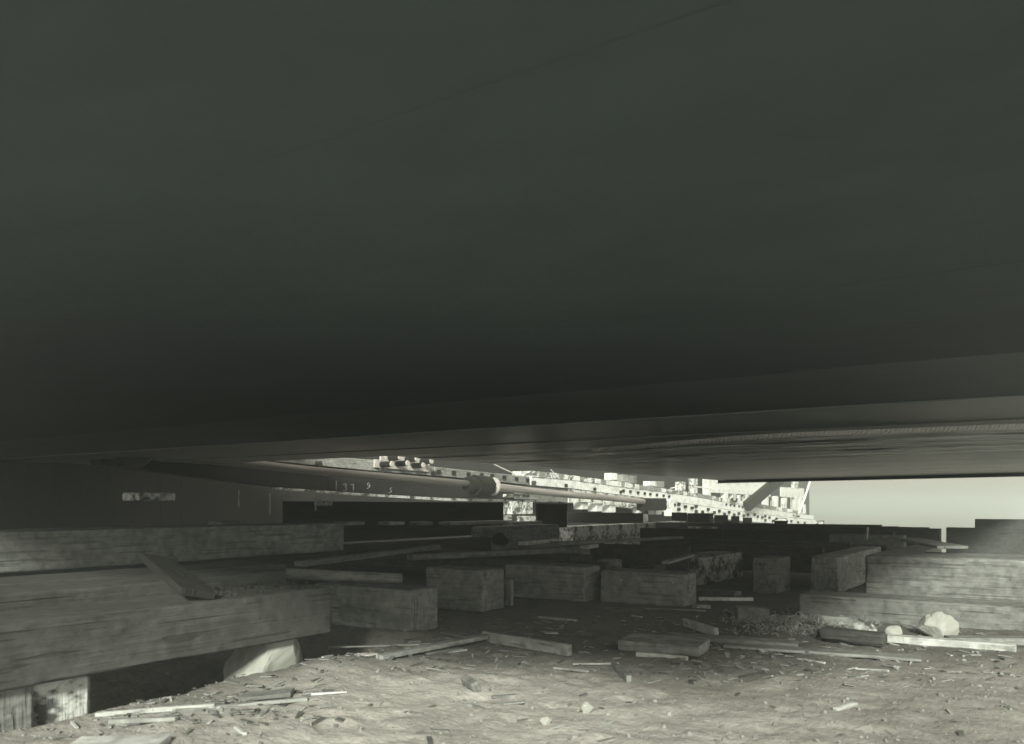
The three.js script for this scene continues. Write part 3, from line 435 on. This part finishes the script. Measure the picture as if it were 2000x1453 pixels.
T('baulk', 'brightly speckled rough baulk beneath the short posts', 'timber', { ...along(-11.2, 1120, 1340, 1230, 1022, 1052, 0.5), y0: -0.6 }, M.blotch, { wear: 0.012, amp: 0.012 });
{ const p = onN(978, 1053, -9.2), m = mesh('stone', rockGeo(0.19, 0.16, 0.14, 31), M.ironDark); m.position.set(p.X, p.y, -p.Z); tag(m, 'dark lump in front of the rounded grey baulk', 'stone'); }
T('baulk', 'long thin black screen added for the shade under the ledge plank', 'timber', along(-10.75, 560, 984, 780, 979, 1052, 0.12), M.black, { low: true });  // thin black sheet put in for the deep shade below the ways
T('baulk', 'thin black screen added for the shade right of the post pair feet', 'timber', along(-10.9, 1054, 1108, 1080, 983, 1030, 0.12), M.black, { low: true });  // second thin black sheet standing for shade
for (const [a, b, l] of [[675, 713, 'pale strip of a low timber beside the end of the stained baulk'], [760, 791, 'short pale strip of timber, second from the stained baulk'], [820, 846, 'short dim strip of timber, third from the stained baulk'], [878, 990, 'long dim strip of timber left of the rounded baulk'], [1002, 1060, 'dim strip of timber under the post pair feet']]) T('low_timber', l, 'timber', along(-10.2, a, b, a, 1018.5, 1025.5, 0.3), a < 800 ? M.pale : M.grey, { low: true });
T('wedge_block', 'pale wedge with a diagonal split, the upper of the pair', 'wedge', along(-6.6, 1042, 1152, 1100, 1065, 1083, 0.3), M.grey, { taper: 0.0 });
T('wedge_block', 'pale thin wedge beneath the split one', 'wedge', along(-6.55, 1070, 1153, 1100, 1083.5, 1092, 0.25), M.pale, {});
T('light_block', 'pale block end floating in the dark at far left', 'block', along(-7.6, 271, 343, 300, 961, 977, 0.3), M.blotch, {});
T('light_block', 'small pale block end left of the black posts', 'block', along(-9.7, 629, 650, 640, 977, 987, 0.2), M.pale, { low: true });
T('dim_strip', 'dim strip of timber above the stained baulk', 'timber', along(-8.6, 433, 478, 450, 1016.5, 1025, 0.3), M.mid, { low: true });
for (const [x, a, b, l] of [[466.5, 956, 991, 'thin pale strip added for a post edge, leftmost of three in the dark'], [527.5, 962, 1005, 'thin pale strip added for a post edge, middle of three in the dark'], [617, 963, 996, 'thin pale strip added for a post edge, rightmost of three by the small pale block']]) T('edge_strip', l, 'lath', along(-9.6, x - 0.7, x + 0.7, x, a, b, 0.02), M.lath, { low: true, r: 0.002 });  // pale strips added in place of light edges on dark posts

// ------------------------------------------------------------------ layered baulks at the right
const rows = [
  [1720, 1040, 1024.5, 1180, 1724, 24, M.dark, 'furthest long baulk forming the skyline before the water'],
  [1752, 1046, 1027.5, 1500, 1756, 22.5, M.dark, 'skyline baulk one step lower, right of the furthest'],
  [1813, 1048, 1029.5, 1560, 1817, 21, M.dark, 'skyline baulk with its end under the pale sky, third step'],
  [1836, 1052, 1032, 1600, 1840, 19.5, M.dark, 'skyline baulk ending at the notch'],
  [2080, 1050, 1032.5, 1849, 2090, 20, M.dark, 'skyline baulk beginning right of the notch'],
  [2100, 1036, 1014.5, 1905, 2110, 21.5, M.dark, 'raised block with a pale line on the skyline at far right'],
  [1745, 1056, 1038, 1300, 1750, 17, M.dark, 'long baulk with a pale top edge below the skyline'],
  [1766, 1064, 1045, 1620, 1771, 15.8, M.mid, 'square ended baulk right below the small pale stick'],
  [1410, 1048, 1033, 1250, 1414, 18, M.dark, 'dark baulk left of the skyline under the white timber'],
  [1345, 1094, 1066, 1152, 1350, 10.4, M.dark, 'dark baulk added below the long pale plank, covering sunlit ground'],  // added to cover sunlit ground below the plank
  [1660, 1082, 1060, 1330, 1669, 12.8, M.dark, 'long baulk with a pale end face, in the middle of the right stack'],
  [1606, 1090, 1068, 1380, 1612, 11.8, M.dark, 'dark baulk just before the pale ended one'],
  [1733, 1084, 1064.5, 1668, 1740, 12.4, M.dark, 'short baulk right of the pale ended one'],
  [1800, 1100, 1079, 1735, 1840, 11, M.mid, 'short grey baulk right of the frayed block'],
];
for (const [cx, b, t, l, r, Z, mat, lab] of rows) T('baulk', lab, 'timber', extZ(cx, b, t, l, r, Z, Z > 18.5 ? 1.1 : 0.22), mat, { r: 0.012, group: 'baulks stacked at the right' });
T('baulk', 'tall block with a frayed bright top, nearest in the right stack', 'timber', ext(1637, 1148, 1087, 1584, 1722, -0.02, -0.1), M.grey, { wear: 0.02, r: 0.02 });
T('baulk', 'dark upright block left of the frayed one', 'timber', ext(1520, 1150, 1090, 1470, 1545, -0.02, -0.1), M.mid, {});
T('baulk', 'huge dark baulk at right with a pale weathered top', 'timber', (() => { const e = ext(2200, 1200, 1099, 1690, 2300); e.s1 = e.s0 + 1.0; return e; })(), M.midC, { wear: 0.01, r: 0.03 });
T('baulk', 'low dark sill speckled with white behind the big stone', 'timber', (() => { const e = ext(2200, 1250, 1196, 1560, 2300); e.s1 = e.s0 + 0.4; e.y0 = -0.1; return e; })(), M.mid, { wear: 0.01 });
{ const a = onY(1772, 1054, 0.52), b = onY(1862, 1071, 0.5); plank('plank', 'pale plank slanting over the right stack', 'plank', V(a.X, a.y, a.Z), V(b.X, b.y, b.Z), 0.03, 0.3, M.grey, {}); }
{ const a = fromZ(1695, 1052, 15), b = fromZ(1697, 1029, 15); plank('stick', 'small pale stick standing up before the skyline baulks', 'stick', V(a.X, a.y, a.Z), V(b.X, b.y, b.Z + 0.01), 0.03, 0.03, M.pale, { low: true }); }
{ const a = fromZ(1596, 1024, 38), g = tag(group('small_frame'), 'small open wooden frame at the foot of the ways by the water', 'frame'); for (const [n, x0, y0, x1, y1] of [['post', 1610, 1024, 1610, 1017], ['rail', 1594, 1017.5, 1611, 1017.5], ['brace', 1594, 1024, 1601, 1020]]) { const A = fromZ(x0, y0, 30), B = fromZ(x1, y1 + 0.01, 30.02); plank(n, '', '', V(A.X, A.y, A.Z), V(B.X, B.y, B.Z), 0.03, 0.03, M.dark, { parent: g, low: true }); } }

// ------------------------------------------------------------------ loose planks, sticks and stones on the ground
const onGround = (x, y, up = 0) => { let p = onY(x, y, 0); for (let i = 0; i < 4; i++) p = onY(x, y, groundY(p.s, p.n) + up); return p; };
const loose = (name, label, cat, x1, y1, x2, y2, h, w, mat, o = {}) => plank(name, label, cat, onGround(x1, y1, o.u1 ?? 0), onGround(x2, y2, o.u2 ?? 0), h, w, mat, { amp: 0.004, ...o });
loose('plank', 'long grey plank lying aslant in the middle foreground', 'plank', 740, 1288, 950, 1246, 0.03, 0.07, M.grey, { u2: 0.03 });
loose('plank', 'broad plank on edge with a broken dark end, right of the aslant plank', 'plank', 945, 1252, 1114, 1281, 0.075, 0.04, M.grey);
loose('plank', 'thick flat board with bolt holes in the right middle ground', 'plank', 1222, 1262, 1376, 1276, 0.07, 0.34, M.grey, { wear: 0.01 });
loose('plank', 'thin board running right from under the thick flat board', 'plank', 1300, 1244, 1560, 1262, 0.03, 0.16, M.mid);
loose('lath', 'bright lath in front of the thick flat board', 'lath', 1241, 1281, 1344, 1290, 0.03, 0.035, M.lath);
loose('lath', 'short bright lath before the wide stained keel block', 'lath', 1052, 1207, 1127, 1214, 0.02, 0.03, M.pale);
loose('lath', 'tiny pale lath before the bolted keel block', 'lath', 1234, 1203, 1254, 1206, 0.014, 0.02, M.pale);
loose('lath', 'bright strip of wood right of the bolted keel block', 'lath', 1364, 1172, 1471, 1173, 0.035, 0.05, M.lath);
loose('plank', 'grey plank just above the bright strip', 'plank', 1360, 1158, 1442, 1163, 0.05, 0.12, M.mid);
loose('wood_scrap', 'white nailed scrap leaning on the chip heap', 'wood scrap', 1337, 1222, 1400, 1243, 0.06, 0.03, M.pale, { u2: 0.01 });
loose('wedge', 'dark wedge standing on edge in the middle foreground', 'wedge', 1197, 1300, 1229, 1332, 0.035, 0.025, M.grey);
loose('wood_chunk', 'dark upright chunk alone on the bare foreground', 'wood chunk', 911, 1338, 934, 1352, 0.055, 0.035, M.mid, { roll: 0.4 });
loose('paper_scrap', 'pale flat scrap in the shade before the nearest keel block', 'scrap', 699, 1278, 729, 1279, 0.006, 0.08, M.paper, { r: 0.001 });
loose('board_scrap', 'pale flat board scrap in the middle before the keel row', 'scrap', 1060, 1236, 1087, 1237, 0.012, 0.08, M.pale);
loose('stick', 'long thin stick at the foot of the nearest baulk', 'stick', 640, 1266, 842, 1260, 0.016, 0.02, M.grey);
loose('board_scrap', 'small board leaning by the nearest keel block', 'scrap', 778, 1240, 810, 1256, 0.02, 0.09, M.mid);
loose('board_scrap', 'flat broken board right of the nearest keel block', 'scrap', 868, 1237, 930, 1249, 0.02, 0.09, M.mid);
loose('board_scrap', 'short board under the aslant plank', 'scrap', 830, 1279, 900, 1270, 0.02, 0.06, M.mid);
loose('lath', 'thin pale splinter beside the aslant plank', 'lath', 876, 1276, 912, 1270, 0.012, 0.02, M.pale);
loose('stick', 'long split stick before the pale footing block', 'stick', 185, 1400, 420, 1382, 0.022, 0.03, M.pale);
loose('stick', 'darker stick below the long split one at left', 'stick', 215, 1413, 346, 1407, 0.02, 0.035, M.grey);
loose('stick', 'long grey stick along the shaded edge at left', 'stick', 340, 1392, 600, 1368, 0.018, 0.03, M.grey);
loose('plank', 'flat board sunk in the earth at left of the bright splinter', 'plank', 470, 1366, 572, 1356, 0.025, 0.13, M.mid);
loose('lath', 'bright straight splinter on the left foreground', 'lath', 596, 1358, 678, 1353, 0.012, 0.018, M.lath);
loose('stick', 'short peg alone in the left foreground', 'stick', 504, 1402, 520, 1388, 0.012, 0.016, M.grey);
loose('stick', 'pale short splinter before the left footing', 'stick', 139, 1412, 150, 1424, 0.012, 0.018, M.pale);
loose('stick', 'small short splinter at lower left beside the corner board', 'stick', 460, 1423, 478, 1436, 0.012, 0.018, M.pale);
loose('corner_board', 'large pale flat board at the lower left border', 'board', 142, 1462, 322, 1458, 0.03, 0.14, M.lath, { r: 0.004 });
loose('plank', 'half buried plank running across the right foreground', 'plank', 1415, 1262, 1800, 1289, 0.02, 0.14, M.mid);
loose('plank', 'long pale plank before the big stone at right', 'plank', 1733, 1253, 1985, 1272, 0.05, 0.1, M.pale, { wear: 0.006 });
loose('plank', 'grey plank close behind the long pale one at right', 'plank', 1850, 1256, 2010, 1258, 0.05, 0.12, M.mid);
loose('slab', 'rough bark slab leaning on the chip heap', 'slab', 1598, 1228, 1672, 1232, 0.09, 0.12, M.blotchDark, { roll: -0.5, wear: 0.03, amp: 0.02 });
loose('slab', 'splintered bright slab right of the bark slab', 'slab', 1632, 1232, 1706, 1238, 0.07, 0.12, M.blotch, { roll: -0.4, wear: 0.03, amp: 0.02 });
loose('timber_offcut', 'square offcut at the left end of the chip heap', 'offcut', 1437, 1207, 1498, 1210, 0.1, 0.14, M.mid);
loose('timber_offcut', 'small pale offcut before the bolted keel block corner', 'offcut', 1357, 1187, 1384, 1188, 0.035, 0.06, M.grey);
loose('log', 'dark rotten log end right of the earth mound', 'log', 1600, 1250, 1730, 1262, 0.09, 0.1, M.dark, { r: 0.04, wear: 0.02, amp: 0.015 });
loose('lath', 'pale peg on the right foreground', 'lath', 1632, 1388, 1672, 1378, 0.016, 0.03, M.pale);
loose('lath', 'thin straight splinter on the right middle ground', 'lath', 1560, 1288, 1612, 1296, 0.01, 0.014, M.pale);
loose('lath', 'second thin splinter right of the straight one', 'lath', 1672, 1307, 1736, 1312, 0.01, 0.016, M.pale);
loose('stick', 'curved dark twig on the right foreground', 'stick', 1444, 1324, 1494, 1314, 0.012, 0.014, M.dark);
loose('stick', 'slim stick in the middle foreground left of the wedge', 'stick', 1082, 1306, 1150, 1313, 0.014, 0.02, M.pale);
loose('stick', 'slim stick just above the wedge', 'stick', 1118, 1298, 1208, 1297, 0.012, 0.018, M.pale);
loose('stick', 'thin twig along the foot of the bolted keel block', 'stick', 1250, 1190, 1380, 1194, 0.014, 0.018, M.grey);
loose('stick', 'dark broken splinter pair in the centre foreground', 'stick', 960, 1364, 1008, 1360, 0.014, 0.025, M.mid);
rock('stone', 'rounded pale stone in the centre foreground', 'stone', 1149, 1388, 0.036, 0.034, 0.032, 3, M.stone);
rock('stone', 'pale stone low and left of the rounded one', 'stone', 1068, 1413, 0.036, 0.025, 0.03, 5, M.stone);
{ const p = onGround(1833, 1247), m = mesh('stone', rockGeo(0.17, 0.125, 0.11, 14, 5), M.stone); m.position.set(p.X, p.y + 0.075, -p.Z); tag(m, 'large broken pale stone standing at right before the dark sill', 'stone'); }
rock('stone', 'small stone left of the large broken one', 'stone', 1745, 1245, 0.07, 0.06, 0.05, 19, M.stone);

// chips, shavings and pebbles nobody could count
function scatter(name, label, cat, n, geos, mats, place) {
  const g = group(name); tag(g, label, cat, null, 'stuff');
  geos.forEach((geo, k) => {
    const im = new THREE.InstancedMesh(geo, mats[k], n), q = new THREE.Object3D(), c = new THREE.Color();
    for (let i = 0; i < n; i++) { const [X, Z, sc, lift, flat] = place(); const s = DX * X + DZ * Z, nn = NX * X + NZ * Z; q.position.set(X, groundY(s, nn) + lift, -Z); q.rotation.set(rr(-flat, flat), rr(0, 6.28), rr(-flat, flat)); q.scale.set(sc * rr(0.6, 1.5), sc * rr(0.6, 1.3), sc * rr(0.6, 1.4)); q.updateMatrix(); im.setMatrixAt(i, q.matrix); const v = rr(0.45, 0.95); im.setColorAt(i, c.setRGB(v, v, v)); }
    im.castShadow = im.receiveShadow = true; im.name = 'chip_scatter'; im.userData = { kind: 'stuff' }; g.add(im);
  });
}
const chipG = [0, 1, 2].map(i => timberGeo(0.07, 0.006, 0.014 + 0.008 * i, { low: true, r: 0.001, amp: 0.001 }));
const zone = () => { const r = rnd(); if (r < 0.45) { const p = onY(rr(560, 1500), rr(1205, 1310), 0); return [p.X, p.Z]; } if (r < 0.7) { const p = onY(rr(1250, 1980), rr(1215, 1330), 0); return [p.X, p.Z]; } if (r < 0.88) { const p = onY(rr(180, 640), rr(1320, 1420), 0); return [p.X, p.Z]; } const p = onY(rr(0, 2050), rr(1260, 1500), 0); return [p.X, p.Z]; };
scatter('wood_chips', 'wood chips and splinters strewn over the bare earth', 'wood chips', 400, chipG, [M.pale, M.mid, M.grey], () => { const [X, Z] = zone(); return [X, Z, rr(0.3, 1.0), 0.005, 0.2]; });
const pebG = [3, 8].map(k => rockGeo(0.012, 0.009, 0.011, k, 1));
scatter('pebbles', 'small pebbles and clods over the earth', 'pebbles', 260, pebG, [M.clod, M.midB], () => { const p = onY(rr(0, 2050), 1200 + 260 * rnd(), 0); return [p.X, p.Z, rr(0.3, 1.5), 0.001, 3]; });
scatter('rubble', 'dark crumbled rubble lying on top of the left baulks', 'rubble', 130, [rockGeo(0.02, 0.013, 0.018, 12, 1)], [M.dark], () => { const p = onY(rr(400, 620), rr(1128, 1158), 0.47); const s = DX * p.X + DZ * p.Z, n = NX * p.X + NZ * p.Z; return [p.X, p.Z, rr(0.4, 1.3), (n < -3.8 && n > -4.7 ? 0.445 : -0.6) - groundY(s, n), 3]; });
scatter('grit', 'fine grit and crumbs of earth over the foreground', 'grit', 2600, [rockGeo(0.009, 0.006, 0.008, 4, 1)], [M.clod], () => { const p = onY(rr(0, 2050), 1240 + 230 * Math.pow(rnd(), 0.8), 0); return [p.X, p.Z, rr(0.2, 0.75), 0, 3]; });
const curl = [0, 1].map(k => new THREE.TubeGeometry(new THREE.CatmullRomCurve3([0, 1, 2, 3, 4, 5, 6].map(i => new THREE.Vector3(0.03 * Math.cos(i * (0.8 + 0.3 * k)), 0.01 + 0.012 * Math.sin(i * 1.3), 0.03 * Math.sin(i * 0.9) + 0.012 * i))), 16, 0.0035, 4));
scatter('wood_shavings', 'heap of curled wood shavings right of the keel blocks', 'shavings', 520, curl, [M.lath, M.pale], () => { const p = onY(1400 + 170 * (rnd() + rnd()) , rr(1195, 1246), 0); return [p.X, p.Z, rr(0.25, 0.75), rr(0, 0.035), 1.2]; });

scene.traverse(o => { if (o.isMesh) { o.castShadow = true; o.receiveShadow = true; } });
renderer.render(scene, camera);
